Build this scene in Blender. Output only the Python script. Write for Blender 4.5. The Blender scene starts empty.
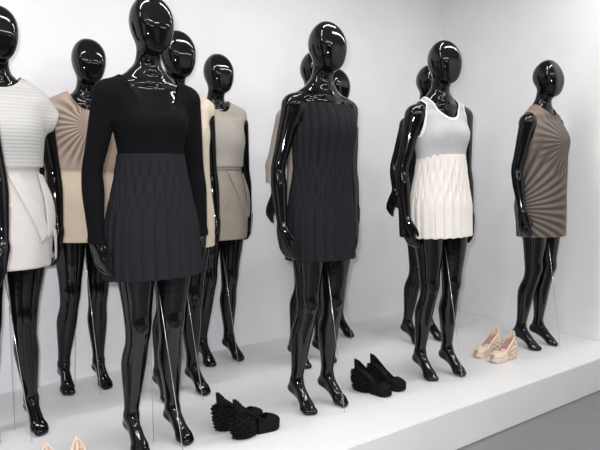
import bpy, bmesh, math, random
import numpy as np
from mathutils import Vector, Matrix

S = bpy.context.scene
COL = S.collection
PI = math.pi
PZ = 0.20                       # height of the display platform

# ------------------------------------------------------------------ camera
cd = bpy.data.cameras.new('camera')
cam = bpy.data.objects.new('camera', cd)
COL.objects.link(cam)
cd.sensor_width = 36.0
cd.lens = 616.4 / 600 * 36.0
cd.clip_start = 0.05
cam.location = (0, 0, PZ + 1.098)
M_cam = (Matrix.Rotation(math.radians(53.441 - 90), 4, 'Z') @
         Matrix.Rotation(math.radians(90 - 4.607), 4, 'X') @
         Matrix.Rotation(math.radians(-0.47), 4, 'Z'))
cam.rotation_euler = M_cam.to_euler()
S.camera = cam

# ------------------------------------------------------------------ world, lights, exposure
w = bpy.data.worlds.new('world'); S.world = w; w.use_nodes = True
w.node_tree.nodes['Background'].inputs[0].default_value = (0.80, 0.83, 1.0, 1)
w.node_tree.nodes['Background'].inputs[1].default_value = 0.25


def area(name, loc, rot, sx, sy, power, color):
    l = bpy.data.lights.new(name, 'AREA'); l.shape = 'RECTANGLE'
    l.size, l.size_y, l.energy, l.color = sx, sy, power, color
    o = bpy.data.objects.new(name, l); COL.objects.link(o)
    o.location = loc; o.rotation_euler = rot
    return o


CEIL = 3.05
WARM = (1.0, 0.985, 0.95)
for (x, y) in [(-1.2, 2.1), (0.6, 2.1), (2.2, 2.1), (3.3, 1.6), (-0.4, 0.2), (1.4, 0.2), (2.9, 0.0), (0.4, -1.7), (2.4, -1.7)]:
    area('tube_light', (x, y, CEIL - 0.07), (0, 0, 0), 1.2, 0.09, 13.5, WARM)
# soft light added on the left, for an assumed window out of view
area('assumed_window_light', (-2.85, 0.6, 1.6), (0, -PI / 2, 0), 1.9, 2.6, 10, (0.86, 0.89, 1.0))
# the flash of the photographer's compact camera, beside the lens
fl = bpy.data.lights.new('camera_flash', 'POINT'); fl.energy = 170; fl.shadow_soft_size = 0.03; fl.color = (0.99, 0.98, 1.0)
flo = bpy.data.objects.new('camera_flash', fl); COL.objects.link(flo)
flo.location = cam.location + Vector((-0.03, 0.03, 0.06))

S.view_settings.view_transform = 'Standard'
S.view_settings.look = 'None'
S.view_settings.gamma = 1
S.view_settings.use_curve_mapping = False
S.view_settings.exposure = 0.28


# ------------------------------------------------------------------ materials
def lin(c):
    c = c / 255.0
    return c / 12.92 if c <= 0.04045 else ((c + 0.055) / 1.055) ** 2.4


def rgb(r, g, b):
    return (lin(r), lin(g), lin(b), 1)


def new_mat(name):
    m = bpy.data.materials.new(name); m.use_nodes = True
    nt = m.node_tree
    return m, nt, nt.nodes['Principled BSDF']


def node(nt, typ, **kw):
    n = nt.nodes.new(typ)
    for k, v in kw.items():
        setattr(n, k, v)
    return n


def mth(nt, op, a, b=None, c=None):
    n = nt.nodes.new('ShaderNodeMath'); n.operation = op
    for i, v in enumerate((a, b, c)):
        if v is None:
            continue
        if isinstance(v, (int, float)):
            n.inputs[i].default_value = v
        else:
            nt.links.new(v, n.inputs[i])
    return n.outputs[0]


def bump_from(nt, p, height, strength, dist):
    b = node(nt, 'ShaderNodeBump')
    b.inputs['Strength'].default_value = strength
    b.inputs['Distance'].default_value = dist
    nt.links.new(height, b.inputs['Height'])
    nt.links.new(b.outputs[0], p.inputs['Normal'])


def noise(nt, scale, detail=3, vec=None):
    n = node(nt, 'ShaderNodeTexNoise')
    n.inputs['Scale'].default_value = scale
    n.inputs['Detail'].default_value = detail
    if vec is not None:
        nt.links.new(vec, n.inputs['Vector'])
    return n.outputs[0]


def painted(name, col, rough=0.5, mott=0.03, scale=3.0, bump=0.15):
    m, nt, p = new_mat(name)
    tc = node(nt, 'ShaderNodeTexCoord')
    f = noise(nt, scale, 5, tc.outputs['Object'])
    cr = node(nt, 'ShaderNodeValToRGB')
    cr.color_ramp.elements[0].position = 0.3; cr.color_ramp.elements[1].position = 0.7
    cr.color_ramp.elements[0].color = tuple(c * (1 - mott) for c in col[:3]) + (1,)
    cr.color_ramp.elements[1].color = tuple(min(1, c * (1 + mott)) for c in col[:3]) + (1,)
    nt.links.new(f, cr.inputs[0]); nt.links.new(cr.outputs[0], p.inputs['Base Color'])
    p.inputs['Roughness'].default_value = rough
    bump_from(nt, p, noise(nt, 180, 2, tc.outputs['Object']), bump, 0.001)
    return m


def cloth(name, col, rough=0.9, weave=900, bump=0.3, alpha=1.0, folds=0.0, sheen=0.15, mott=0.06, spec=0.15):
    m, nt, p = new_mat(name)
    tc = node(nt, 'ShaderNodeTexCoord'); ob = tc.outputs['Object']
    f = noise(nt, 9, 4, ob)
    cr = node(nt, 'ShaderNodeValToRGB')
    cr.color_ramp.elements[0].position = 0.3; cr.color_ramp.elements[1].position = 0.7
    cr.color_ramp.elements[0].color = tuple(c * (1 - mott) for c in col[:3]) + (1,)
    cr.color_ramp.elements[1].color = tuple(min(1, c * (1 + mott)) for c in col[:3]) + (1,)
    nt.links.new(f, cr.inputs[0]); nt.links.new(cr.outputs[0], p.inputs['Base Color'])
    p.inputs['Roughness'].default_value = rough
    p.inputs['Specular IOR Level'].default_value = spec
    p.inputs['Sheen Weight'].default_value = sheen
    h = noise(nt, weave, 1, ob)
    if folds:
        g = noise(nt, 14, 2, ob)
        h = mth(nt, 'ADD', mth(nt, 'MULTIPLY', h, 0.25), mth(nt, 'MULTIPLY', g, folds))
    bump_from(nt, p, h, bump, 0.004)
    if alpha < 1:
        p.inputs['Alpha'].default_value = alpha
    return m


def gloss_black():
    m, nt, p = new_mat('glossy_black_lacquer')
    p.inputs['Base Color'].default_value = (0.0035, 0.0032, 0.0036, 1)
    p.inputs['Roughness'].default_value = 0.06
    p.inputs['Specular IOR Level'].default_value = 0.4
    tc = node(nt, 'ShaderNodeTexCoord')
    bump_from(nt, p, noise(nt, 5, 1, tc.outputs['Object']), 0.02, 0.01)
    return m


def sunburst(name, light, dark, centres, bump=0.5):
    """fabric with rays fanning out from points (x, z, rays, reach, x-limit side)"""
    m, nt, p = new_mat(name)
    tc = node(nt, 'ShaderNodeTexCoord'); ob = tc.outputs['Object']
    sep = node(nt, 'ShaderNodeSeparateXYZ'); nt.links.new(ob, sep.inputs[0])
    # arc length around the body from the centre front, so the print wraps round the hips
    X = mth(nt, 'MULTIPLY', mth(nt, 'ARCTAN2', sep.outputs[0], mth(nt, 'MULTIPLY', sep.outputs[1], -1.0)), 0.155)
    Z = sep.outputs[2]
    total = None
    for (cx, cz, n, reach, strength, phase, side) in centres:
        dx = mth(nt, 'SUBTRACT', X, cx); dz = mth(nt, 'SUBTRACT', Z, cz)
        ang = mth(nt, 'ARCTAN2', dz, dx)
        wob = mth(nt, 'MULTIPLY', noise(nt, 6, 2, ob), 1.2)
        ray = mth(nt, 'SINE', mth(nt, 'ADD', mth(nt, 'MULTIPLY', ang, n), mth(nt, 'ADD', wob, phase)))
        ray = mth(nt, 'MULTIPLY_ADD', ray, 0.5, 0.5)
        ray = mth(nt, 'POWER', ray, 0.8)
        r = mth(nt, 'SQRT', mth(nt, 'ADD', mth(nt, 'MULTIPLY', dx, dx), mth(nt, 'MULTIPLY', dz, dz)))
        fall = node(nt, 'ShaderNodeMapRange'); fall.interpolation_type = 'SMOOTHSTEP'
        nt.links.new(r, fall.inputs[0])
        fall.inputs[1].default_value = reach * 0.55; fall.inputs[2].default_value = reach
        fall.inputs[3].default_value = strength; fall.inputs[4].default_value = 0.0
        v = mth(nt, 'MULTIPLY', ray, fall.outputs[0])
        if side:                                        # rays on one side of the point only
            msk = node(nt, 'ShaderNodeMapRange'); msk.interpolation_type = 'SMOOTHSTEP'
            nt.links.new(mth(nt, 'MULTIPLY', dx, side), msk.inputs[0])
            msk.inputs[1].default_value = -0.02; msk.inputs[2].default_value = 0.03
            v = mth(nt, 'MULTIPLY', v, msk.outputs[0])
        total = v if total is None else mth(nt, 'MAXIMUM', total, v)
    mix = node(nt, 'ShaderNodeMix'); mix.data_type = 'RGBA'
    mix.inputs[6].default_value = light; mix.inputs[7].default_value = dark
    nt.links.new(total, mix.inputs[0]); nt.links.new(mix.outputs[2], p.inputs['Base Color'])
    p.inputs['Roughness'].default_value = 0.75
    p.inputs['Specular IOR Level'].default_value = 0.25
    h = mth(nt, 'ADD', mth(nt, 'MULTIPLY', total, -0.6), mth(nt, 'MULTIPLY', noise(nt, 700, 1, ob), 0.15))
    bump_from(nt, p, h, bump, 0.004)
    return m


def rib_knit(name, col):
    m, nt, p = new_mat(name)
    tc = node(nt, 'ShaderNodeTexCoord'); ob = tc.outputs['Object']
    sep = node(nt, 'ShaderNodeSeparateXYZ'); nt.links.new(ob, sep.inputs[0])
    st = mth(nt, 'SINE', mth(nt, 'MULTIPLY', sep.outputs[2], 2 * PI / 0.0145))
    st = mth(nt, 'MULTIPLY_ADD', st, 0.5, 0.5)
    cr = node(nt, 'ShaderNodeValToRGB')
    cr.color_ramp.elements[0].color = tuple(c * 0.89 for c in col[:3]) + (1,)
    cr.color_ramp.elements[1].color = col
    cr.color_ramp.elements[0].position = 0.0; cr.color_ramp.elements[1].position = 0.45
    nt.links.new(st, cr.inputs[0]); nt.links.new(cr.outputs[0], p.inputs['Base Color'])
    p.inputs['Roughness'].default_value = 0.9
    p.inputs['Specular IOR Level'].default_value = 0.2
    h = mth(nt, 'ADD', mth(nt, 'MULTIPLY', st, 0.7), mth(nt, 'MULTIPLY', noise(nt, 500, 1, ob), 0.3))
    bump_from(nt, p, h, 0.25, 0.004)
    return m


MAT = {}
MAT['wall'] = painted('white_wall_paint', rgb(226, 226, 229), 0.55)
MAT['wall_side'] = painted('white_side_wall_paint', rgb(226, 226, 227), 0.55)
MAT['platform'] = painted('white_platform_paint', rgb(222, 222, 223), 0.45, 0.04, 2.0)
MAT['floor'] = painted('grey_floor_vinyl', rgb(112, 112, 114), 0.5, 0.05, 4.0)
MAT['ceiling'] = painted('ceiling_paint', rgb(165, 165, 165), 0.7)
MAT['dim'] = painted('shop_wall_paint', rgb(62, 62, 66), 0.6)
MAT['black'] = gloss_black()
MAT['wire'], _nt, _p = new_mat('steel_wire')
_p.inputs['Base Color'].default_value = (0.75, 0.75, 0.77, 1); _p.inputs['Metallic'].default_value = 1
_p.inputs['Roughness'].default_value = 0.25
MAT['thread'] = cloth('grey_nylon_thread', rgb(150, 150, 156), 0.5)
MAT['black_jersey'] = cloth('fine_black_jersey', rgb(8, 8, 11), 0.9, 1400, 0.04, alpha=0.94, sheen=0.0)
MAT['black_cloth'] = cloth('black_cloth', rgb(14, 14, 16), 0.85, 900, 0.2, sheen=0.0)
MAT['charcoal'] = cloth('charcoal_pleated_wool', rgb(30, 31, 35), 0.9, 1000, 0.2, sheen=0.0)
MAT['charcoal_dress'] = cloth('charcoal_pleated_crepe', rgb(29, 29, 33), 0.9, 1000, 0.2, sheen=0.0)
MAT['white_pleat'] = cloth('ivory_pleated_cotton', rgb(224, 219, 213), 0.9, 1000, 0.2)
MAT['white_skirt'] = cloth('white_structured_cotton', rgb(206, 201, 198), 0.9, 700, 0.35, folds=0.6)
MAT['sheer_grey'] = cloth('sheer_pale_grey_jersey', rgb(205, 205, 207), 0.9, 700, 0.4, alpha=0.72)
MAT['tank_trim'] = cloth('white_tank_binding', rgb(226, 226, 226), 0.9)
MAT['beige'] = cloth('beige_cotton', rgb(198, 183, 163), 0.9, 700, 0.3, folds=0.5)
MAT['beige_vest'] = cloth('pale_beige_twill', rgb(204, 192, 174), 0.9, 800, 0.25, folds=0.2)
MAT['taupe'] = cloth('taupe_cotton', rgb(158, 149, 137), 0.9, 700, 0.3, folds=0.5)
MAT['taupe_top'] = cloth('grey_taupe_silk', rgb(165, 160, 153), 0.75, 500, 0.3, folds=1.0)
MAT['taupe_coat'] = cloth('taupe_wool', rgb(150, 143, 135), 0.9, 600, 0.3)
MAT['knit'] = rib_knit('white_rib_knit', rgb(186, 185, 183))
MAT['tan_burst'] = sunburst('tan_sunburst_print', rgb(170, 152, 138), rgb(100, 88, 82),
                            [(-0.03, 1.350, 30, 0.26, 0.95, 0.0, -1)])
MAT['dress_burst'] = sunburst('taupe_sunburst_print', rgb(124, 110, 99), rgb(60, 61, 60),
                              [(0.02, 1.285, 30, 0.30, 0.95, 0.5, 0), (-0.335, 0.880, 38, 0.56, 1.0, 0.0, 1)])
MAT['shoe_black'] = cloth('black_suede', rgb(13, 12, 13), 0.75, 800, 0.3, sheen=0.0)
MAT['shoe_black_in'] = cloth('black_lining', rgb(30, 27, 29), 0.45, 300, 0.1, sheen=0)
MAT['nude'] = cloth('nude_leather', rgb(222, 203, 184), 0.55, 300, 0.1)
MAT['nude_in'] = cloth('rosy_lining', rgb(168, 132, 122), 0.6, 300, 0.1)


# ------------------------------------------------------------------ object helpers
def mesh_from(name, V, F, mat, smooth=True):
    me = bpy.data.meshes.new(name)
    me.from_pydata([tuple(v) for v in V], [], [tuple(int(i) for i in f) for f in F])
    if smooth:
        me.polygons.foreach_set('use_smooth', [True] * len(me.polygons))
    me.materials.append(mat)
    me.update()
    return me


def link(name, me, parent=None):
    o = bpy.data.objects.new(name, me)
    COL.objects.link(o)
    if parent is not None:
        o.parent = parent
    return o


def shell(o, t, offset=1.0):
    md = o.modifiers.new('thickness', 'SOLIDIFY'); md.thickness = t; md.offset = offset
    return o


def thing(name, label, cat, loc, rz=0.0, group=None):
    o = bpy.data.objects.new(name, None); COL.objects.link(o)
    o.empty_display_size = 0.1
    o.location = loc; o.rotation_euler = (0, 0, rz)
    o['label'] = label; o['category'] = cat
    if group:
        o['group'] = group
    return o


def box_struct(name, x0, x1, y0, y1, z0, z1, mat, bevel=0.0):
    bm = bmesh.new()
    bmesh.ops.create_cube(bm, size=1.0)
    for v in bm.verts:
        v.co = ((x0 + x1) / 2 + v.co.x * (x1 - x0), (y0 + y1) / 2 + v.co.y * (y1 - y0), (z0 + z1) / 2 + v.co.z * (z1 - z0))
    if bevel:
        bmesh.ops.bevel(bm, geom=bm.edges[:], offset=bevel, segments=2, affect='EDGES')
    me = bpy.data.meshes.new(name); bm.to_mesh(me); bm.free()
    me.materials.append(mat)
    o = link(name, me); o['kind'] = 'structure'
    return o


def tube(pts, rad, n=8):
    """tube mesh arrays along a polyline"""
    pts = [Vector(p) for p in pts]
    V, F = [], []
    for i, p in enumerate(pts):
        t = (pts[min(i + 1, len(pts) - 1)] - pts[max(i - 1, 0)]).normalized()
        a = t.orthogonal().normalized(); b = t.cross(a)
        r = rad[i] if isinstance(rad, (list, tuple)) else rad
        for k in range(n):
            th = 2 * PI * k / n
            V.append(p + (a * math.cos(th) + b * math.sin(th)) * r)
    for i in range(len(pts) - 1):
        for k in range(n):
            F.append((i * n + k, i * n + (k + 1) % n, (i + 1) * n + (k + 1) % n, (i + 1) * n + k))
    F.append(tuple(range(n - 1, -1, -1))); F.append(tuple((len(pts) - 1) * n + k for k in range(n)))
    return V, F


# ------------------------------------------------------------------ room
WY, WX, FY = 3.375, 3.93, 1.824            # back wall, right wall, platform front
XL, YB = -3.0, -3.2
box_struct('floor', XL - .1, WX + .1, YB - .1, WY + .1, -0.1, 0.0, MAT['floor'])
box_struct('wall_back', XL - .1, WX + .1, WY, WY + 0.1, 0, CEIL, MAT['wall'])
box_struct('wall_right', WX, WX + 0.1, YB, WY, 0, CEIL, MAT['wall_side'])
box_struct('wall_front', XL - .1, WX + .1, YB - 0.1, YB, 0, CEIL, MAT['dim'])
box_struct('ceiling', XL - .1, WX + .1, YB - .1, WY + .1, CEIL, CEIL + 0.1, MAT['ceiling'])
# left wall, solid; the assumed window has no opening in it
box_struct('wall_left', XL - 0.1, XL, YB, WY, 0, CEIL, MAT['dim'])
pl = box_struct('trim_1', XL + 0.02, WX - 0.001, FY, WY - 0.001, 0.0, PZ, MAT['platform'], 0.004)
pl.name = 'display_platform'; pl['kind'] = 'structure'


# ------------------------------------------------------------------ implicit-surface modelling
class Field:
    def __init__(s, lo, hi, h):
        s.h = h; s.lo = np.array(lo, float)
        n = [int(math.ceil((b - a) / h)) + 1 for a, b in zip(lo, hi)]
        s.ax = [lo[i] + h * np.arange(n[i]) for i in range(3)]
        s.D = np.full(n, 1.0, np.float32)

    def copy(s):
        o = Field.__new__(Field); o.h, o.lo, o.ax, o.D = s.h, s.lo, s.ax, s.D.copy(); return o

    def sub(s, lo, hi):
        sl, axs = [], []
        for i in range(3):
            a = int(np.searchsorted(s.ax[i], lo[i])); b = int(np.searchsorted(s.ax[i], hi[i], side='right'))
            sl.append(slice(a, b)); axs.append(s.ax[i][a:b])
        return tuple(sl), axs[0][:, None, None], axs[1][None, :, None], axs[2][None, None, :]

    def add(s, fn, lo, hi, k):
        m = 0.07
        sl, X, Y, Z = s.sub([a - m for a in lo], [b + m for b in hi])
        if 0 in s.D[sl].shape:
            return
        d = np.broadcast_to(fn(X, Y, Z), s.D[sl].shape).astype(np.float32)
        kk = k(X, Y, Z) if callable(k) else k
        a = s.D[sl]
        hh = np.maximum(kk - np.abs(a - d), 0) / kk
        s.D[sl] = np.minimum(a, d) - hh * hh * kk * 0.25

    def surface(s, iso=0.0, smooth=2):
        D = s.D - iso
        neg = D < 0
        n = np.array(D.shape)
        cs = [neg[i:n[0] - 1 + i, j:n[1] - 1 + j, k:n[2] - 1 + k] for i in (0, 1) for j in (0, 1) for k in (0, 1)]
        cnt = sum(c.astype(np.int8) for c in cs)
        act = (cnt > 0) & (cnt < 8)
        idx = np.full(act.shape, -1, np.int64)
        cells = np.argwhere(act); idx[act] = np.arange(len(cells))
        acc = np.zeros((len(cells), 3)); num = np.zeros(len(cells))
        ci = cells
        for ax in range(3):
            o1, o2 = [a for a in range(3) if a != ax]
            for u in (0, 1):
                for v in (0, 1):
                    p = ci.copy(); p[:, o1] += u; p[:, o2] += v
                    q = p.copy(); q[:, ax] += 1
                    a = D[p[:, 0], p[:, 1], p[:, 2]]; b = D[q[:, 0], q[:, 1], q[:, 2]]
                    cr = (a < 0) != (b < 0)
                    t = np.where(cr, a / np.where(cr, a - b, 1), 0)
                    pos = p.astype(float); pos[:, ax] += t
                    acc[cr] += pos[cr]; num[cr] += 1
        V = s.lo + s.h * acc / num[:, None]
        Q = []
        for ax in range(3):
            o1, o2 = (ax + 1) % 3, (ax + 2) % 3
            sl_a = [slice(0, n[i]) for i in range(3)]; sl_b = list(sl_a)
            sl_a[ax] = slice(0, n[ax] - 1); sl_b[ax] = slice(1, n[ax])
            A, B = neg[tuple(sl_a)], neg[tuple(sl_b)]
            e = np.argwhere(A != B)
            ok = (e[:, o1] > 0) & (e[:, o2] > 0) & (e[:, o1] < n[o1] - 1) & (e[:, o2] < n[o2] - 1)
            e = e[ok]
            c = []
            for (u, v) in ((1, 1), (0, 1), (0, 0), (1, 0)):
                g = e.copy(); g[:, o1] -= u; g[:, o2] -= v
                c.append(idx[g[:, 0], g[:, 1], g[:, 2]])
            q = np.stack(c, 1)
            flip = ~A[e[:, 0], e[:, 1], e[:, 2]]
            q[flip] = q[flip][:, ::-1]
            Q.append(q)
        Q = np.concatenate(Q)
        E = np.concatenate([Q[:, [0, 1]], Q[:, [1, 2]], Q[:, [2, 3]], Q[:, [3, 0]]])
        for _ in range(smooth):
            sm = np.zeros_like(V); c = np.zeros(len(V))
            for i, j in ((0, 1), (1, 0)):
                for d in range(3):
                    sm[:, d] += np.bincount(E[:, i], V[E[:, j], d], len(V))
                c += np.bincount(E[:, i], minlength=len(V))
            V = V * 0.5 + 0.5 * sm / np.maximum(c, 1)[:, None]
        return V, Q


def clip_mesh(V, Q, f):
    """keep the part of the mesh where f >= 0, cut cleanly along f = 0"""
    V = [tuple(v) for v in V]
    f = np.where(np.abs(f) < 1e-6, 1e-6, f)
    pos = f > 0
    cnt = pos[Q].sum(1)
    out = [tuple(q) for q in Q[cnt == 4]]
    cache = {}
    for q in Q[(cnt > 0) & (cnt < 4)]:
        poly = []
        for i in range(4):
            a, b = int(q[i]), int(q[(i + 1) % 4])
            if pos[a]:
                poly.append(a)
            if pos[a] != pos[b]:
                key = (min(a, b), max(a, b))
                if key not in cache:
                    t = f[a] / (f[a] - f[b])
                    cache[key] = len(V)
                    V.append(tuple(V[a][k] + t * (V[b][k] - V[a][k]) for k in range(3)))
                poly.append(cache[key])
        if len(poly) >= 3:
            out.append(tuple(poly))
    used = sorted({i for p in out for i in p})
    mp = {u: i for i, u in enumerate(used)}
    return [V[u] for u in used], [tuple(mp[i] for i in p) for p in out]


def cone_fn(a, b, ra, rb):
    a = np.array(a, float); b = np.array(b, float); ba = b - a; L = float(ba @ ba)

    def fn(X, Y, Z):
        t = np.clip(((X - a[0]) * ba[0] + (Y - a[1]) * ba[1] + (Z - a[2]) * ba[2]) / L, 0, 1)
        return np.sqrt((X - a[0] - t * ba[0]) ** 2 + (Y - a[1] - t * ba[1]) ** 2 + (Z - a[2] - t * ba[2]) ** 2) - (ra + (rb - ra) * t)
    r = max(ra, rb)
    return fn, np.minimum(a, b) - r, np.maximum(a, b) + r


def ell_fn(c, r):
    def fn(X, Y, Z):
        x, y, z = X - c[0], Y - c[1], Z - c[2]
        k0 = np.sqrt((x / r[0]) ** 2 + (y / r[1]) ** 2 + (z / r[2]) ** 2)
        k1 = np.sqrt((x / r[0] ** 2) ** 2 + (y / r[1] ** 2) ** 2 + (z / r[2] ** 2) ** 2)
        return k0 * (k0 - 1) / np.maximum(k1, 1e-6)
    c = np.array(c); r = np.array(r)
    return fn, c - r, c + r


def spline(zs, vs, z):
    """smooth (monotone-ish Catmull-Rom) interpolation"""
    zs = np.asarray(zs, float); vs = np.asarray(vs, float); z = np.asarray(z, float)
    m = np.gradient(vs, zs)
    i = np.clip(np.searchsorted(zs, z) - 1, 0, len(zs) - 2)
    h = zs[i + 1] - zs[i]; t = np.clip((z - zs[i]) / h, 0, 1)
    return ((2 * t ** 3 - 3 * t ** 2 + 1) * vs[i] + (t ** 3 - 2 * t ** 2 + t) * h * m[i] +
            (-2 * t ** 3 + 3 * t ** 2) * vs[i + 1] + (t ** 3 - t ** 2) * h * m[i + 1])


def loft_fn(prof):
    """prof rows: z, half width, front depth, back depth (ascending z)"""
    P = np.array(prof, float)

    def fn(X, Y, Z):
        z = np.clip(Z, P[0, 0], P[-1, 0])
        a = spline(P[:, 0], P[:, 1], z); bf = spline(P[:, 0], P[:, 2], z); bb = spline(P[:, 0], P[:, 3], z)
        b = np.where(Y < 0, bf, bb)
        k0 = np.sqrt((X / a) ** 2 + (Y / b) ** 2)
        k1 = np.sqrt((X / a ** 2) ** 2 + (Y / b ** 2) ** 2)
        d = k0 * (k0 - 1) / np.maximum(k1, 1e-5)
        d = np.where(k0 < 1e-4, -np.minimum(a, b), d)
        return np.maximum(d, np.maximum(Z - P[-1, 0], P[0, 0] - Z))
    m = P[:, 1:].max()
    return fn, np.array([-m, -m, P[0, 0]]), np.array([m, m, P[-1, 0]])


TORSO = [(0.80, 0.146, 0.085, 0.085), (0.90, 0.160, 0.094, 0.102), (0.96, 0.156, 0.096, 0.102),
         (1.04, 0.138, 0.095, 0.085), (1.12, 0.122, 0.088, 0.070), (1.20, 0.128, 0.092, 0.078),
         (1.28, 0.142, 0.096, 0.092), (1.36, 0.150, 0.086, 0.100), (1.42, 0.140, 0.066, 0.090),
         (1.465, 0.094, 0.050, 0.068), (1.50, 0.060, 0.045, 0.055)]


def chain(F, pts, k, k_join):
    """one smooth tapering limb through pts = [(centre, radius)...], blended into what is there with k_join"""
    A = np.array([list(p) + [r] for p, r in pts], float)
    if len(A) > 2:
        t = np.concatenate([[0], np.cumsum(np.linalg.norm(np.diff(A[:, :3], axis=0), axis=1))])
        n = max(len(A), int(t[-1] / 0.03) + 2) if t[-1] > 0.25 else len(A) * 2
        tt = np.linspace(0, t[-1], n)
        A = np.stack([spline(t, A[:, j], tt) for j in range(4)], 1)
    segs = [cone_fn(A[i, :3], A[i + 1, :3], A[i, 3], A[i + 1, 3]) for i in range(len(A) - 1)]
    lo = np.min([q[1] for q in segs], 0); hi = np.max([q[2] for q in segs], 0)

    def fn(X, Y, Z):
        d = None
        for f, l, h in segs:
            e = f(X, Y, Z); d = e if d is None else np.minimum(d, e)
        return d
    F.add(fn, lo, hi, k_join)


def add_leg(F, s, toe, knee_dx=0.0, knee_dy=0.0):
    """s = -1 right leg, +1 left leg; toe = (x, y) of the toe tip"""
    tx, ty = toe
    ax, ay = tx * 0.93, ty + 0.145            # ankle
    kx, ky = s * 0.074 + knee_dx, 0.0 + knee_dy
    hx = s * 0.082
    P = [((hx, 0.0, 0.90), 0.086), ((hx * 1.02, -0.004, 0.79), 0.081), ((hx * .6 + kx * .4, -0.006 + ky * .4, 0.68), 0.069),
         ((kx * .9 + hx * .1, ky, 0.57), 0.056), ((kx, ky, 0.505), 0.0515),
         ((kx * .9 + ax * .1, ky * .9 + ay * .1 + 0.006, 0.44), 0.046),
         ((kx * .62 + ax * .38, ky * .62 + ay * .38 + .014, 0.36), 0.0505), ((kx * .4 + ax * .6, ky * .4 + ay * .6 + .008, 0.28), 0.043),
         ((kx * .15 + ax * .85, ky * .15 + ay * .85, 0.19), 0.0325), ((ax, ay, 0.125), 0.0285)]
    chain(F, P, 0.02, lambda X, Y, Z: np.where(X * s > 0.0, 0.03, 0.012) + 0 * (Y + Z))
    # kneecap
    fn, lo, hi = ell_fn((kx, ky - 0.030, 0.515), (0.028, 0.026, 0.036)); F.add(fn, lo, hi, 0.02)
    # foot, arched on its toes
    d = np.array([tx - ax, ty - ay]); d /= np.linalg.norm(d); n = np.array([-d[1], d[0]])

    def fp(u, v, z):     # u ahead of the toe tip, v sideways
        return (tx + d[0] * u + n[0] * v, ty + d[1] * u + n[1] * v, z)
    A = (ax, ay, 0.125)
    chain(F, [(A, 0.029), (fp(-0.172, 0, 0.088), 0.0235)], 0.015, 0.015)            # heel
    chain(F, [(fp(-0.172, 0, 0.088), 0.022), (fp(-0.10, 0, 0.050), 0.018), (fp(-0.055, 0.0, 0.024), 0.02)], 0.02, 0.02)
    chain(F, [((ax + d[0] * .01, ay + d[1] * .01, 0.128), 0.027), (fp(-0.095, 0, 0.075), 0.024), (fp(-0.055, 0.013, 0.030), 0.021)], 0.015, 0.015)
    chain(F, [(fp(-0.095, 0, 0.070), 0.022), (fp(-0.055, -0.014, 0.026), 0.021)], 0.015, 0.015)
    for v, u, r in ((0.017 * -s, 0.0, .0125), (0.004 * -s, -0.003, .0105), (-0.008 * -s, -0.008, .010), (-0.019 * -s, -0.015, .0095), (-0.028 * -s, -0.024, .009)):
        chain(F, [(fp(-0.055, v * .75, 0.024), 0.017), (fp(u - r, v, r + 0.001), r)], 0.012, 0.014)


def add_arm(F, s, J, curl=0.35, upper_only=False, fat=0.0):
    """J: shoulder, elbow, wrist, hand direction, thumb direction"""
    sh, el, wr = [np.array(p, float) for p in J[:3]]
    kj = lambda X, Y, Z: np.where(Z > 1.30, 0.045, 0.004) + 0 * (X + Y)
    ks = lambda X, Y, Z: np.where(Z > 1.30, 0.03, 0.010) + 0 * (X + Y)
    up = lambda t: sh + (el - sh) * t
    fo = lambda t: el + (wr - el) * t
    P = [(tuple(sh), 0.046), (tuple(up(.30)), 0.0425), (tuple(up(.65)), 0.0365), (tuple(el), 0.0325)]
    P2 = [(tuple(fo(.22)), 0.0355), (tuple(fo(.6)), 0.0295), (tuple(fo(1)), 0.0215)]
    pts = [(p, r + fat) for p, r in (P if upper_only else P + P2)]
    chain(F, pts, ks, kj)
    if upper_only:
        return
    hd = np.array(J[3], float); hd /= np.linalg.norm(hd)
    td = np.array(J[4], float); td -= hd * (td @ hd); td /= np.linalg.norm(td)
    pn = np.cross(hd, td)                    # palm normal, turned to the body
    if pn[0] * s > 0:
        pn = -pn
    H = lambda a, b, c: tuple(wr + hd * a * .95 + td * b * .9 + pn * c)
    k = 0.012
    for b in (-0.026, -0.009, 0.009, 0.026):
        chain(F, [(H(0.0, b * .35, 0), 0.0195), (H(0.045, b * .85, 0.0), 0.0155), (H(0.088, b, 0.002), 0.0118)], k, k)
    # fingers: index (front) to little
    for b, L, cu in ((0.028, 0.070, .8), (0.0095, 0.078, 1.0), (-0.009, 0.072, 1.15), (-0.0265, 0.057, 1.3)):
        p = np.array([0.086, b, 0.002]); ang = curl * cu * 0.5; pts = [(H(*p), 0.0102)]
        for seg, r in ((.45, .0092), (.32, .0083), (.27, .0068)):
            p = p + np.array([math.cos(ang), b * 1.2, math.sin(ang)]) * L * seg
            pts.append((H(*p), r)); ang += curl * cu
        chain(F, pts, 0.004, 0.008)
    # thumb leaves the side of the palm near its base
    chain(F, [(H(0.018, 0.020, 0.004), 0.015), (H(0.046, 0.036, 0.016), 0.0115), (H(0.070, 0.039, 0.025), 0.0098), (H(0.092, 0.036, 0.031), 0.0078)], 0.006, 0.012)


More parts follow.
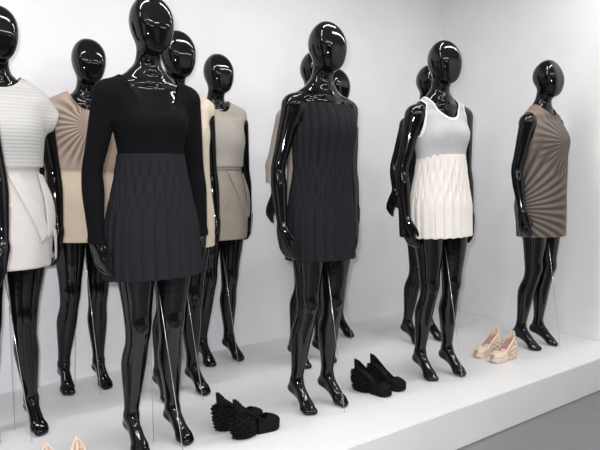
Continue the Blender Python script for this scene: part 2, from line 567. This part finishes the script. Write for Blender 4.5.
def head(F):
    cy = -0.022
    a, _, _ = ell_fn((0, 0.006 + cy, 1.692), (0.0735, 0.084, 0.089))

    def b(X, Y, Z):
        q = 2.5
        k0 = (np.abs(X / 0.0655) ** q + np.abs((Y - cy + 0.036) / 0.058) ** q + np.abs((Z - 1.662) / 0.100) ** q) ** (1 / q)
        return (k0 - 1) * 0.064

    def smin(p, q, k):
        h = np.maximum(k - np.abs(p - q), 0) / k
        return np.minimum(p, q) - h * h * k / 4

    def fn(X, Y, Z):
        d = smin(a(X, Y, Z), b(X, Y, Z), 0.055)
        # flat mask of the face, tilted slightly, with a forehead sloping back above the brow
        y = Y - cy
        f1 = -(y + 0.0905) * 0.995 + (1.66 - Z) * 0.06 - 6.5 * X ** 2
        f2 = -(y + 0.0865) * 0.90 + (Z - 1.700) * 0.44
        d = -smin(-d, -f1, 0.03)
        d = -smin(-d, -f2, 0.03)
        return d
    F.add(fn, np.array([-.09, -.11, 1.55]), np.array([.09, .12, 1.81]), 0.02)


RIGHT_DOWN = ((-0.170, 0.006, 1.400), (-0.222, 0.040, 1.115), (-0.234, -0.012, 0.862), (0.10, -0.16, -1.0), (0.25, -1, 0.0))
LEFT_DOWN = ((0.170, 0.006, 1.400), (0.222, 0.050, 1.115), (0.226, 0.020, 0.862), (-0.02, -0.06, -1.0), (-0.25, -1, 0.0))
RIGHT_FLARED = ((-0.170, 0.006, 1.400), (-0.212, 0.065, 1.150), (-0.240, 0.030, 0.985), (-0.22, 0.22, -0.8), (0.2, -1, 0.0))

TOES = ((-0.090, -0.070), (0.098, -0.088))
GRID = ((-0.36, -0.22, -0.012), (0.33, 0.19, 1.83), 0.0065)


def body_field(arms=None):
    F = Field(*GRID)
    fn, lo, hi = loft_fn(TORSO); F.add(fn, lo, hi, 0.02)
    for s in (-1, 1):
        fn, lo, hi = ell_fn((s * 0.066, -0.062, 1.300), (0.054, 0.054, 0.056)); F.add(fn, lo, hi, 0.035)
        fn, lo, hi = ell_fn((s * 0.066, 0.046, 0.895), (0.076, 0.070, 0.085)); F.add(fn, lo, hi, 0.04)
        fn, lo, hi = cone_fn((s * .025, 0.020, 1.490), (s * 0.152, 0.012, 1.418), 0.038, 0.036); F.add(fn, lo, hi, 0.035)
        fn, lo, hi = cone_fn((s * .018, -0.050, 1.455), (s * 0.135, -0.024, 1.448), 0.009, 0.007); F.add(fn, lo, hi, 0.022)
    fn, lo, hi = cone_fn((0, 0.022, 1.45), (0, -0.012, 1.61), 0.052, 0.046); F.add(fn, lo, hi, 0.035)
    head(F)
    add_leg(F, -1, TOES[0], 0.0, 0.0)
    add_leg(F, 1, TOES[1], -0.012, -0.016)
    torso_only = F.copy()
    if arms:
        add_arm(F, -1, arms[0]); add_arm(F, 1, arms[1])
    # sole flat on the platform
    z = F.ax[2][None, None, :]
    F.D = np.maximum(F.D, -z)
    return F, torso_only


F_DOWN, F_TORSO = body_field((RIGHT_DOWN, LEFT_DOWN))
F_FLARED, _ = body_field((RIGHT_FLARED, LEFT_DOWN))
BODY = {}
for key, F in (('down', F_DOWN), ('flared', F_FLARED)):
    V, Q = F.surface(0.0, 4)
    BODY[key] = mesh_from('mannequin_body_' + key, V, Q, MAT['black'])


def merged(base, extra, off, k=0.03):
    """copy of field `base` swollen by off and blended with extra implicit shapes"""
    F = base.copy(); F.D = F.D - off
    for e in extra:
        fn, lo, hi = e
        F.add(fn, lo, hi, k)
    return F


def garment(name, F, keep, mat, parent, thick=0.003, smooth=6, deform=None):
    V, Q = F.surface(0.0, smooth)
    f = keep(V[:, 0], V[:, 1], V[:, 2])
    V, Fc = clip_mesh(V, Q, f)
    V = np.array(V)
    if deform is not None:
        V = deform(V)
    o = link(name, mesh_from(name, V, Fc, mat), parent)
    shell(o, thick, 1.0)
    return o, V


# ------------------------------------------------------------------ lofted garments (skirts, pleats)
def tri(x):
    return 2 * np.abs(2 * (x - np.floor(x + 0.5))) - 1


def loft(name, prof, mat, parent, n=240, rows=70, pleat=None, hem=None, thick=0.003, theta=None, closed=True):
    """prof rows: z, half width, front depth, back depth (top to bottom)"""
    P = np.array(prof, float)[::-1]
    z = np.linspace(P[-1, 0], P[0, 0], rows)
    th = np.linspace(0, 2 * PI, n, endpoint=False) if theta is None else np.linspace(theta[0], theta[1], n)
    T, Zg = np.meshgrid(th, z)
    a = spline(P[:, 0], P[:, 1], Zg); bf = spline(P[:, 0], P[:, 2], Zg); bb = spline(P[:, 0], P[:, 3], Zg)
    b = np.where(np.sin(T) < 0, bf, bb)
    X = a * np.cos(T); Y = b * np.sin(T)
    nx, ny = np.cos(T) / a, np.sin(T) / b
    L = np.hypot(nx, ny); nx /= L; ny /= L
    if pleat is not None:
        d = pleat(T, Zg)
        X = X + nx * d; Y = Y + ny * d
    if hem is not None:
        w_ = np.clip((P[0, 0] + 0.05 - Zg) / 0.05, 0, 1)
        Zg = Zg + hem(T) * w_
    V = np.stack([X, Y, Zg], -1).reshape(-1, 3)
    F = []
    m = n if closed and theta is None else n - 1
    for r in range(rows - 1):
        for c in range(m):
            c2 = (c + 1) % n
            F.append((r * n + c, (r + 1) * n + c, (r + 1) * n + c2, r * n + c2))
    o = link(name, mesh_from(name, V, F, mat), parent)
    shell(o, thick, 1.0)
    return o


def band_along(name, prof, z0, z1, mat, parent, out=0.004, thick=0.003):
    P = np.array(prof, float)[::-1]
    rows = []
    for z in np.linspace(z1, z0, 4):
        rows.append((z, float(spline(P[:, 0], P[:, 1], z)) + out, float(spline(P[:, 0], P[:, 2], z)) + out, float(spline(P[:, 0], P[:, 3], z)) + out))
    return loft(name, rows, mat, parent, n=96, rows=4, thick=thick)


def smock_pleat(n, z_top, z_smock, z_hem, amp):
    """fine gathers held in tall lozenges down to z_smock, then pressed pleats falling to the hem"""
    def fold(u):                                # pressed pleat: slow rise, quick return
        v = u - np.floor(u)
        return np.where(v < 0.78, v / 0.78, (1 - v) / 0.22) * 2 - 1

    def f(T, Z):
        t = np.clip((z_smock - Z) / (z_smock - z_hem), 0, 1)
        u = n * T / (2 * PI)
        up = np.clip((z_top - Z) / 0.06, 0, 1)
        cell = 0.30
        loz = np.abs(tri(u * .5 + (Z - z_smock) / cell)) + np.abs(tri(u * .5 - (Z - z_smock) / cell)) - 1.0
        low = amp * (0.55 + 0.45 * t) * fold(u)
        high = (amp * 0.8 * loz + amp * .3 * tri(u * 2)) * (0.25 + 0.75 * up)
        s = np.clip((Z - z_smock) / 0.04 * 0.5 + 0.5, 0, 1); s = s * s * (3 - 2 * s)
        return low * (1 - s) + high * s
    return f


def wires(root, a=(-0.02, -0.06, 0.72), b=(0.045, -0.125, 0.002), thread=None):
    V, F = tube([a, b], 0.0015, 6)
    o = link('guy_wire', mesh_from('guy_wire', V, F, MAT['wire']), root)
    o['label'] = 'thin taut steel wire'
    if thread:
        V, F = tube([(thread[0], thread[1], 0.66), (thread[0], thread[1], 0.0)], 0.0012, 6)
        o = link('guy_wire', mesh_from('guy_thread', V, F, MAT['thread']), root)
        o['label'] = 'thin grey upright thread'


MGROUP = 'glossy black mannequins on the white platform'


def mannequin(label, x, y, yaw=0.0, pose='down', thread=None, wire=True, lean=0.0):
    r = thing('mannequin', label, 'mannequin', (x, y + 0.07, PZ), math.radians(yaw), MGROUP)
    r.rotation_euler = (0, math.radians(lean), math.radians(yaw))
    link('body', BODY[pose], r)
    if wire:
        wires(r, thread=thread)
    return r


# necklines and armholes as signed cut functions (positive = cloth)
def crew(x, y, z, rx=0.085, zb=1.455):
    return scoop(x, y, z, rx, zb, 1.545, 0.02)


def scoop(x, y, z, rx, zb, zc=1.54, yback=0.03):
    rz = zc - zb
    e = (np.sqrt((x / rx) ** 2 + ((z - zc) / rz) ** 2) - 1) * rx
    e = np.where(z > zc, np.abs(x) - rx, e)
    return np.minimum(np.where(y < yback, e, np.maximum(e, 1.488 - z)), 1.535 - z)


def armhole(x, z, top, mid, zlow=1.27, ztop=1.50):
    """half width allowed at shoulder (top) and at the chest (mid); closed below zlow"""
    t = np.clip((z - zlow) / (ztop - zlow), 0, 1)
    lim = mid + (top - mid) * t
    return np.where(z < zlow, 1.0, lim - np.abs(x))


# ------------------------------------------------------------------ the mannequins, front row
# 1  long-sleeved black top and charcoal pleated skirt
m = mannequin('black mannequin in scoop-necked long-sleeved black top and charcoal pleated skirt, nearest the camera',
              0.985, 2.24, 2, thread=(0.0, 0.05))
def keep(x, y, z):
    body = np.maximum(np.minimum(np.abs(x) - 0.168, z - 0.85), z - 1.125)
    vee = np.where((y < 0.03), np.maximum(np.abs(x) * 1.0 - (0.014 + 0.108 * np.sqrt(np.clip((z - 1.335) / 0.17, 0, 4))), 1.335 - z), np.maximum(np.abs(x) - .122, 1.485 - z))
    return np.minimum(body, vee)
garment('top', merged(F_DOWN, [], 0.004), keep, MAT['black_jersey'], m, 0.002, 2)
PROF_C = [(1.185, 0.134, 0.104, 0.084), (1.12, 0.142, 0.110, 0.092), (1.02, 0.164, 0.120, 0.116), (0.92, 0.186, 0.128, 0.134),
          (0.82, 0.194, 0.132, 0.142), (0.705, 0.199, 0.138, 0.144)]
loft('skirt', PROF_C, MAT['charcoal'], m, n=360, rows=90, pleat=smock_pleat(24, 1.185, 0.975, 0.705, 0.007),
     hem=lambda T: 0.003 * tri(24 * T / (2 * PI)), thick=0.002)

# 2  charcoal pleated strapless dress
m = mannequin('black mannequin in short charcoal pleated strapless dress, centre of the front row', 1.765, 2.165, 2, lean=1.0)
PROF_F = [(1.418, 0.140, 0.088, 0.108), (1.37, 0.150, 0.122, 0.112), (1.30, 0.156, 0.146, 0.108), (1.22, 0.150, 0.130, 0.096),
          (1.12, 0.150, 0.118, 0.090), (1.02, 0.160, 0.120, 0.112), (0.92, 0.174, 0.124, 0.130), (0.80, 0.175, 0.126, 0.134), (0.712, 0.174, 0.128, 0.134)]
def pl_f(T, Z):
    u = 22 * T / (2 * PI)
    low = smock_pleat(22, 1.17, 0.96, 0.712, 0.007)(T, Z)
    hi = 0.006 * tri(u) + 0.0015 * tri(u * 2)
    s = np.clip((Z - 1.10) / 0.06, 0, 1)
    return low * (1 - s) + hi * s
loft('dress', PROF_F, MAT['charcoal_dress'], m, n=360, rows=110, pleat=pl_f,
     hem=lambda T: 0.002 * tri(22 * T / (2 * PI)), thick=0.002)

# 3  sheer tank and white pleated skirt
m = mannequin('black mannequin in sheer pale grey tank top and short white pleated skirt', 2.572, 2.12, -9, lean=-0.8)
TANK = merged(F_TORSO, [loft_fn([(1.12, .132, .098, .08), (1.24, .140, .112, .090), (1.31, .146, .122, .098), (1.40, .140, .080, .098)])], 0.004)
def keep_tank(x, y, z):
    f = np.minimum(scoop(x, y, z, 0.098, 1.385, 1.56), armhole(x, z, 0.126, 0.156, 1.29, 1.45))
    return np.minimum(f, z - 1.17)
garment('tank_top', TANK, keep_tank, MAT['sheer_grey'], m, 0.002)
def rim(F, keep_raw, mat, parent, width=0.007, name='trim', extra=0.0025):
    """narrow binding along a cut edge"""
    V, Q = F.surface(-0.0, 6)
    f = keep_raw(V[:, 0], V[:, 1], V[:, 2])
    V1, F1 = clip_mesh(V, Q, f)
    V1 = np.array(V1)
    # second cut keeps only the strip next to the edge
    f2 = width - keep_raw(V1[:, 0], V1[:, 1], V1[:, 2])
    tris = []
    for p in F1:
        for i in range(1, len(p) - 1):
            tris.append((p[0], p[i], p[i + 1], p[i + 1]))
    V2, F2 = clip_mesh(V1, np.array(tris), f2)
    F2 = [tuple(dict.fromkeys(p)) for p in F2]
    F2 = [p for p in F2 if len(p) >= 3]
    o = link(name, mesh_from(name, V2, F2, mat), parent)
    shell(o, 0.0032, 1.0)
    return o
tk = [c for c in m.children if c.name.startswith('tank_top')][0]
rim(TANK, lambda x, y, z: np.where(z > 1.20, np.minimum(scoop(x, y, z, 0.098, 1.385, 1.56), armhole(x, z, 0.126, 0.156, 1.29, 1.45)), 1.0), MAT['tank_trim'], tk)
PROF_I = [(1.20, 0.138, 0.112, 0.088), (1.12, 0.146, 0.118, 0.096), (1.02, 0.164, 0.124, 0.118), (0.93, 0.178, 0.132, 0.136),
          (0.86, 0.177, 0.132, 0.136), (0.768, 0.176, 0.134, 0.136)]
loft('skirt', PROF_I, MAT['white_pleat'], m, n=360, rows=90, pleat=smock_pleat(22, 1.20, 0.985, 0.768, 0.008),
     hem=lambda T: 0.003 * tri(22 * T / (2 * PI)), thick=0.002)

# 4  sunburst shift dress
m = mannequin('black mannequin in sleeveless taupe dress with dark sunburst print, at the far right', 3.505, 2.125, 3)
SHIFT = merged(F_TORSO, [loft_fn([(0.60, .182, .134, .122), (0.75, .180, .134, .124), (0.92, .178, .132, .130), (1.08, .168, .138, .118), (1.20, .158, .142, .108), (1.31, .158, .148, .108), (1.40, .150, .10, .10)])], 0.006)
def keep_shift(x, y, z):
    f = np.minimum(crew(x, y, z, 0.082, 1.448), armhole(x, z, 0.150, 0.166, 1.27, 1.50))
    return np.minimum(f, z - 0.712)
garment('dress', SHIFT, keep_shift, MAT['dress_burst'], m, 0.003, 8)

# 5  mannequin mostly cut off by the left edge of the view
m = mannequin('black mannequin at the left end of the front row, only its left arm in view', 0.205, 2.20, 0, wire=False)
loft('dress', PROF_F, MAT['charcoal_dress'], m, n=240, rows=60, pleat=pl_f, thick=0.002)

# ------------------------------------------------------------------ middle row
# 6  white knit top and white wrapped skirt
def wrap_skirt(root, mat, z_top, z_hem, wing=True):
    PR = [(z_top, 0.138, 0.110, 0.088), (z_top - .06, 0.148, 0.114, 0.098), (z_top - .16, 0.174, 0.124, 0.124), (z_top - .25, 0.184, 0.130, 0.138),
          (z_top - .36, 0.182, 0.130, 0.138), (z_hem, 0.174, 0.128, 0.134)]
    sk = loft('skirt', PR, mat, root, n=200, rows=50, thick=0.003,
              pleat=lambda T, Z: 0.003 * np.sin(7 * T + 3) * np.clip((z_top - Z) / .3, 0, 1))
    band_along('waistband', PR, z_top - 0.035, z_top + 0.004, mat, sk, 0.004, 0.003)
    # folded front flaps: two overlapping panels meeting in an upturned V
    P = np.array(PR)[::-1]

    def pt(T, z, out):
        a = spline(P[:, 0], P[:, 1], z) + out; bf = spline(P[:, 0], P[:, 2], z) + out; bb = spline(P[:, 0], P[:, 3], z) + out
        return np.stack([a * np.cos(T), np.where(np.sin(T) < 0, bf, bb) * np.sin(T), z], -1)

    def panel(name, corners, out, bulge=0.0):
        """corners: four (theta degrees, z), bilinear patch lying on the skirt"""
        n = 24
        u, v = np.meshgrid(np.linspace(0, 1, n), np.linspace(0, 1, n))
        c = np.array(corners, float)
        g = ((1 - u)[..., None] * (1 - v)[..., None] * c[0] + u[..., None] * (1 - v)[..., None] * c[1] +
             u[..., None] * v[..., None] * c[2] + (1 - u)[..., None] * v[..., None] * c[3])
        V = pt(np.radians(g[..., 0]), g[..., 1], out + bulge * np.sin(PI * u) * np.sin(PI * v) + bulge * 0.6 * u).reshape(-1, 3)
        F = [(r * n + k, r * n + k + 1, (r + 1) * n + k + 1, (r + 1) * n + k) for r in range(n - 1) for k in range(n - 1)]
        o = link(name, mesh_from(name, V, F, mat), sk); shell(o, 0.004, 0.0)
        return o
    zm = z_top - 0.15
    panel('flap', [(-92, z_top - .04), (-75, z_top - .04), (-35, z_hem + .14), (-50, z_hem + .10)], 0.010)
    panel('flap', [(-92, zm - .02), (-86, zm - .02), (-135, z_hem + .03), (-140, z_hem + .08)], 0.009)
    panel('flap', [(-35, z_top - .05), (5, z_top - .07), (12, z_hem + .13), (-40, z_hem + .12)], 0.010, 0.010)
    # tab hanging from the hip flap
    panel('tab', [(-34, z_hem + .16), (-25, z_hem + .15), (-18, z_hem + .03), (-24, z_hem + .025)], 0.026)
    return sk


m = mannequin('black mannequin in ribbed white cap-sleeved knit top and folded white skirt, at the left edge', 0.53, 2.71, 1, thread=(0.02, 0.06))
KNIT = merged(F_TORSO, [loft_fn([(1.08, .158, .128, .105), (1.16, .160, .132, .110), (1.30, .168, .150, .115), (1.40, .165, .105, .108)]),
                        cone_fn((-.09, .01, 1.436), (-.196, .01, 1.345), .056, .054), cone_fn((.09, .01, 1.436), (.196, .01, 1.345), .056, .054)], 0.006, 0.05)
def keep_knit(x, y, z):
    f = crew(x, y, z, 0.098, 1.458)
    f = np.minimum(f, z - 1.14)
    # cap sleeve opening, cut on a slant
    return np.minimum(f, (0.222 - np.abs(x)) * 0.85 + (z - 1.34) * 0.30)
kt, _ = garment('knit_top', KNIT, keep_knit, MAT['knit'], m, 0.004, 8)
rim(KNIT, lambda x, y, z: crew(x, y, z, 0.098, 1.458), MAT['tank_trim'], kt, 0.012)
wrap_skirt(m, MAT['white_skirt'], 1.165, 0.725)

# 7  beige sleeveless coat
m = mannequin('black mannequin in long sleeveless pale beige coat with lapel, partly behind the nearest mannequin', 1.315, 2.705, 3)
COAT = merged(F_TORSO, [loft_fn([(0.66, .178, .150, .140), (0.80, .176, .148, .140), (0.95, .174, .145, .138), (1.10, .160, .140, .120), (1.22, .158, .142, .112), (1.33, .160, .142, .112), (1.42, .160, .10, .105)]),
                        cone_fn((-.08, .01, 1.458), (-.166, .01, 1.425), .056, .054), cone_fn((.08, .01, 1.458), (.166, .01, 1.425), .056, .054)], 0.006)
def keep_coat(x, y, z):
    v = np.maximum(np.abs(x) - np.clip(0.006 + (z - 1.22) * 0.28, 0.006, 0.085), np.where(y < 0.02, -1, 1.50 - z))
    f = np.minimum(v, np.where(z < 1.24, 1.0, 0.196 - np.abs(x)))
    return np.minimum(np.minimum(f, z - 0.755), 1.53 - z)
ct, _ = garment('coat', COAT, keep_coat, MAT['beige_vest'], m, 0.004, 8)
# lapels lying on the coat fronts
for s in (-1, 1):
    LAP = merged(COAT, [], 0.007)
    def keep_lap(x, y, z, s=s):
        xi = np.clip(0.008 + (z - 1.22) * 0.28, 0.008, 0.085)
        xs = x * s
        f = np.minimum(xs - xi, (xi + np.clip(0.085 - (1.40 - z) * 0.42, 0.0, 0.085)) - xs)
        f = np.minimum(f, np.minimum(-0.005 - y, 1.47 - z))
        return np.minimum(f, z - 1.20)
    garment('lapel', LAP, keep_lap, MAT['beige_vest'], ct, 0.004, 6)

# 8  taupe wide-sleeved top behind the charcoal dress
m = mannequin('black mannequin in taupe coat with sleeves, mostly hidden behind the charcoal strapless dress', 2.16, 2.72, 2, 'flared')
KIM = F_TORSO.copy()
add_arm(KIM, -1, RIGHT_FLARED, upper_only=True, fat=0.006); add_arm(KIM, 1, LEFT_DOWN, upper_only=True, fat=0.006)
KIM.add(*cone_fn((-0.212, 0.065, 1.150), (-0.228, 0.048, 1.03), 0.040, 0.040), 0.02)
KIM.add(*cone_fn((0.222, 0.050, 1.115), (0.225, 0.035, 1.0), 0.040, 0.040), 0.02)
KIM = merged(KIM, [loft_fn([(0.66, .160, .130, .138), (0.80, .164, .130, .138), (0.95, .165, .130, .138), (1.10, .150, .130, .118), (1.31, .158, .148, .108), (1.40, .150, .10, .10)])], 0.010)
def keep_kim(x, y, z):
    f = crew(x, y, z, 0.09, 1.44)
    arm = np.maximum(0.190 - np.abs(x), z - 1.06)
    return np.minimum(np.minimum(f, arm), z - 0.70)
garment('coat', KIM, keep_kim, MAT['taupe_coat'], m, 0.005, 6)

# 9  black sleeveless dress behind the white skirt
m = mannequin('black mannequin in black sleeveless dress, behind the one in white pleated skirt, hand flared out', 3.03, 2.65, 0, 'flared')
BLK = merged(F_TORSO, [loft_fn([(0.66, .180, .128, .140), (0.80, .186, .134, .145), (0.95, .180, .130, .138), (1.10, .150, .120, .105), (1.31, .156, .142, .106), (1.40, .150, .095, .10)])], 0.006)
def keep_blk(x, y, z):
    f = np.minimum(crew(x, y, z, 0.09, 1.44), armhole(x, z, 0.165, 0.172, 1.27, 1.50))
    return np.minimum(f, z - 0.70)
garment('dress', BLK, keep_blk, MAT['black_cloth'], m, 0.003, 8)

# ------------------------------------------------------------------ back row
# 10  tan sunburst top and beige skirt
m = mannequin('black mannequin in tan sunburst-pleated top and plain beige skirt, by the wall at left', 0.955, 3.11, 0, lean=2.4, thread=(-0.03, 0.06))
BLO = merged(F_TORSO, [loft_fn([(1.10, .142, .112, .092), (1.16, .160, .135, .110), (1.24, .168, .145, .115), (1.33, .170, .148, .115), (1.42, .165, .10, .105)]),
                       cone_fn((-.08, .01, 1.462), (-.190, .01, 1.405), .058, .056), cone_fn((.08, .01, 1.462), (.190, .01, 1.405), .058, .056)], 0.006)
def keep_blo(x, y, z):
    f = np.maximum(scoop(x, y, z, 0.100, 1.425, 1.56, 0.02), -1)
    f = np.minimum(f, (0.225 - np.abs(x)) * .9 + (z - 1.36) * .22)
    return np.minimum(f, z - 1.135)
garment('top', BLO, keep_blo, MAT['tan_burst'], m, 0.003, 8)
PROF_B = [(1.16, 0.140, 0.112, 0.092), (1.08, 0.152, 0.116, 0.104), (0.98, 0.182, 0.128, 0.132), (0.88, 0.186, 0.130, 0.142), (0.775, 0.184, 0.132, 0.142)]
sk = loft('skirt', PROF_B, MAT['beige'], m, n=200, rows=50, pleat=lambda T, Z: 0.004 * np.sin(9 * T + 1) * np.clip((1.16 - Z) / .3, 0, 1))
band_along('hem_band', PROF_B, 0.775, 0.805, MAT['beige'], sk, 0.003, 0.003)

# 11  grey-taupe top and taupe folded skirt
m = mannequin('black mannequin in sleeveless grey-taupe top and folded taupe skirt, by the back wall', 1.75, 3.09, 2)
SHELL_TOP = merged(F_TORSO, [loft_fn([(1.10, .152, .122, .100), (1.20, .156, .132, .106), (1.31, .162, .148, .110), (1.42, .165, .10, .105)]),
                             cone_fn((-.08, .01, 1.468), (-.155, .01, 1.450), .055, .050), cone_fn((.08, .01, 1.468), (.155, .01, 1.450), .055, .050)], 0.006)
def keep_st(x, y, z):
    f = np.minimum(crew(x, y, z, 0.080, 1.458), np.where(z < 1.25, 1.0, 0.186 - np.abs(x)))
    return np.minimum(f, z - 1.15)
garment('top', SHELL_TOP, keep_st, MAT['taupe_top'], m, 0.003, 8)
wrap_skirt(m, MAT['taupe'], 1.165, 0.735)

# 12  last of the back row
m = mannequin('black mannequin at the wall behind the charcoal strapless dress, only head and foot showing', 2.62, 3.085, 2)
garment('dress', BLK, keep_blk, MAT['black_cloth'], m, 0.003, 8)


# ------------------------------------------------------------------ shoes
def shoe(label, loc, heading, upper_mat, lining_mat, heel_mat, spiky, group, side, size=0.9):
    """pump on a sculpted layered wedge; +x of the shoe points to the toe"""
    r = thing('wedge_shoe', label, 'shoe', loc, heading, group)
    r.scale = (size, size, size)
    N = 40
    L = 0.225
    # plan outline of the foot bed: half width along the length (0 heel .. 1 toe)
    us = np.linspace(0, 1, 34)
    hw = spline([0, .06, .2, .4, .6, .75, .88, .96, 1.0], [.006, .024, .030, .029, .036, .041, .036, .023, .005], us)
    zb = spline([0, .2, .45, .65, .8, 1.0], [.118, .108, .072, .042, .034, .036], us)      # foot-bed height
    xs = -0.105 + L * us
    bend = side * 0.006 * np.sin(PI * us)

    # --- upper: open shell whose rim runs from the high counter down to the vamp
    rim_h = spline([0, .08, .2, .35, .5, .60, .66, .72, .85, 1.0], [.060, .054, .034, .024, .020, .020, .026, .036, .033, .012], us)
    V, F = [], []
    K = 15
    for i, u in enumerate(us):
        vamp = np.clip((u - 0.60) / 0.07, 0, 1) if u < .95 else 1.0
        for k in range(K):
            t = k / (K - 1)                              # 0 left edge .. 1 right edge over the top
            ang = PI * (1 - t)
            full = (hw[i] * math.cos(ang), rim_h[i] * math.sin(ang) ** 0.7)
            V.append((xs[i], bend[i] + full[0], zb[i] + full[1]))
    for i in range(len(us) - 1):
        for k in range(K - 1):
            uc = (us[i] + us[i + 1]) / 2; tc = (k + .5) / (K - 1)
            open_half = 0.0
            if uc < 0.72:
                open_half = 0.30 if uc > 0.10 else 0.30 * (uc / 0.10)
                open_half = min(open_half, 0.30) if uc < .5 else 0.30 * math.sqrt(max(0, (0.72 - uc) / 0.22))
            if abs(tc - .5) < open_half:
                continue
            if uc > 0.955 and abs(tc - .5) < 0.26:        # peep toe
                continue
            F.append((i * K + k, i * K + k + 1, (i + 1) * K + k + 1, (i + 1) * K + k))
    up = link('upper', mesh_from('shoe_upper', V, F, upper_mat), r)
    shell(up, 0.0025, 0.0)
    # counter: the pointed back of the shoe
    V, F = [], []
    nT, nZ = 17, 10
    for j in range(nZ):
        v = j / (nZ - 1)
        for k in range(nT):
            a = PI / 2 + PI * k / (nT - 1)
            peak = 0.066 - 0.034 * abs(math.cos(PI * k / (nT - 1))) ** 1.0
            top = 0.115 + peak
            x = xs[0] + 0.034 + 0.036 * math.cos(a) - 0.006 * v
            y = (0.0295 - 0.006 * v) * math.sin(a)
            V.append((x, y, 0.105 + (top - 0.105) * v))
    for j in range(nZ - 1):
        for k in range(nT - 1):
            F.append((j * nT + k, j * nT + k + 1, (j + 1) * nT + k + 1, (j + 1) * nT + k))
    ct = link('counter', mesh_from('shoe_counter', V, F, upper_mat), r)
    shell(ct, 0.003, 0.0)
    # --- foot bed
    V, F = [], []
    for i in range(len(us)):
        for k in range(7):
            t = -1 + 2 * k / 6
            V.append((xs[i], bend[i] + hw[i] * 0.96 * t, zb[i] + 0.002 + 0.004 * t * t))
    for i in range(len(us) - 1):
        for k in range(6):
            F.append((i * 7 + k, (i + 1) * 7 + k, (i + 1) * 7 + k + 1, i * 7 + k + 1))
    ib = link('insole', mesh_from('shoe_insole', V, F, lining_mat), r)
    ib['label'] = 'lining of the foot bed'
    shell(ib, 0.003, -1)
    # --- platform sole under the forefoot
    V, F = [], []
    i0 = 15
    ids = list(range(i0, len(us)))
    for i in ids:
        toe = max(0.0, (us[i] - 0.82) / 0.18)
        ring = [(-1.0, zb[i] + .004), (-1.04, zb[i] - .008), (-1.0, .012), (-.93, .0 + 0.012 * toe ** 2), (.93, .0 + 0.012 * toe ** 2), (1.0, .012), (1.04, zb[i] - .008), (1.0, zb[i] + .004)]
        for (a, z) in ring:
            V.append((xs[i], bend[i] + hw[i] * a, z))
    for q in range(len(ids) - 1):
        for k in range(8):
            F.append((q * 8 + k, q * 8 + (k + 1) % 8, (q + 1) * 8 + (k + 1) % 8, (q + 1) * 8 + k))
    F.append(tuple(range(8))); F.append(tuple((len(ids) - 1) * 8 + k for k in range(7, -1, -1)))
    link('platform_sole', mesh_from('shoe_sole', V, F, upper_mat), r)
    # --- layered wedge heel: ruffled or spiky plates from back to arch
    bm = bmesh.new()
    rnd = random.Random(int(abs(loc[0]) * 1000 + abs(loc[1]) * 333))
    layers = 9
    for j in range(layers):
        f = j / (layers - 1)
        z0 = f * 0.112; z1 = z0 + 0.0155
        cx = -0.058 - 0.016 * f
        rx = 0.050 + 0.012 * math.sin(PI * (0.2 + 0.6 * f)); ry = 0.037 + 0.010 * math.sin(PI * f)
        n = 44
        rings = []
        ph = rnd.random() * 2 * PI
        for (zz, sc) in ((z0, 0.80), (z0 + .004, 0.97), ((z0 + z1) / 2 - .001, 1.04), (z1 - .004, 0.95), (z1, 0.80)):
            ring = []
            for k in range(n):
                a = 2 * PI * k / n
                back = max(0.0, -math.cos(a))
                if spiky:
                    sp = 1 + (0.13 * tri(np.array(11 * k / n + j * .5)) * (0.4 + 0.6 * back)) * (sc > .9)
                else:
                    sp = 1 + 0.07 * math.sin(9 * a + ph) * (sc > .9)
                dz = 0.006 * math.sin(7 * a + ph) if 0 < j else 0.0
                x = cx + rx * math.cos(a) * sc * sp; y = ry * math.sin(a) * sc * sp
                lim = 0.0 if j == 0 else max(0.0, z0 - 0.012)
                zt = float(np.interp((x + 0.105) / L, us, zb)) - 0.003
                ring.append(bm.verts.new((x, y, min(max(zz + dz, lim), max(zt, 0.004)))))
            rings.append(ring)
        for a_, b_ in zip(rings, rings[1:]):
            for k in range(n):
                bm.faces.new((a_[k], a_[(k + 1) % n], b_[(k + 1) % n], b_[k]))
        bm.faces.new(rings[0][::-1]); bm.faces.new(rings[-1])
    me = bpy.data.meshes.new('shoe_heel'); bm.to_mesh(me); bm.free()
    me.materials.append(heel_mat)
    for p in me.polygons:
        p.use_smooth = not spiky
    link('heel', me, r)
    return r


BG = 'black jagged wedge shoes'
NG = 'pale beige ruffled wedge shoes'
K_, KI, N_, NI = MAT['shoe_black'], MAT['shoe_black_in'], MAT['nude'], MAT['nude_in']
shoe('black jagged-heeled wedge shoe, nearer of the pair between the two dark front mannequins', (1.368, 2.172, PZ), math.radians(0), K_, KI, K_, True, BG, 1, 0.97)
shoe('black jagged-heeled wedge shoe, farther of the pair between the two dark front mannequins', (1.352, 2.285, PZ), math.radians(-2), K_, KI, K_, True, BG, -1, 0.97)
shoe('black wedge shoe left of its pair, just right of the charcoal dress mannequin', (2.095, 2.225, PZ), math.radians(-72), K_, KI, K_, True, BG, 1)
shoe('black wedge shoe right of its pair, towards the white skirt mannequin', (2.215, 2.240, PZ), math.radians(-76), K_, KI, K_, True, BG, -1)
shoe('pale beige peep-toe wedge shoe, right of the pair beside the printed dress mannequin', (3.085, 2.155, PZ), math.radians(180), N_, NI, N_, False, NG, 1)
shoe('pale beige peep-toe wedge shoe, left of the pair beside the printed dress mannequin', (3.095, 2.272, PZ), math.radians(178), N_, NI, N_, False, NG, -1)
shoe('pale beige shoe, left of the two tips at the bottom edge below the white skirt', (0.515, 2.140, PZ), math.radians(-100), N_, NI, N_, False, NG, 1)
shoe('pale beige shoe, right of the two tips at the bottom edge below the white skirt', (0.625, 2.125, PZ), math.radians(-95), N_, NI, N_, False, NG, -1)
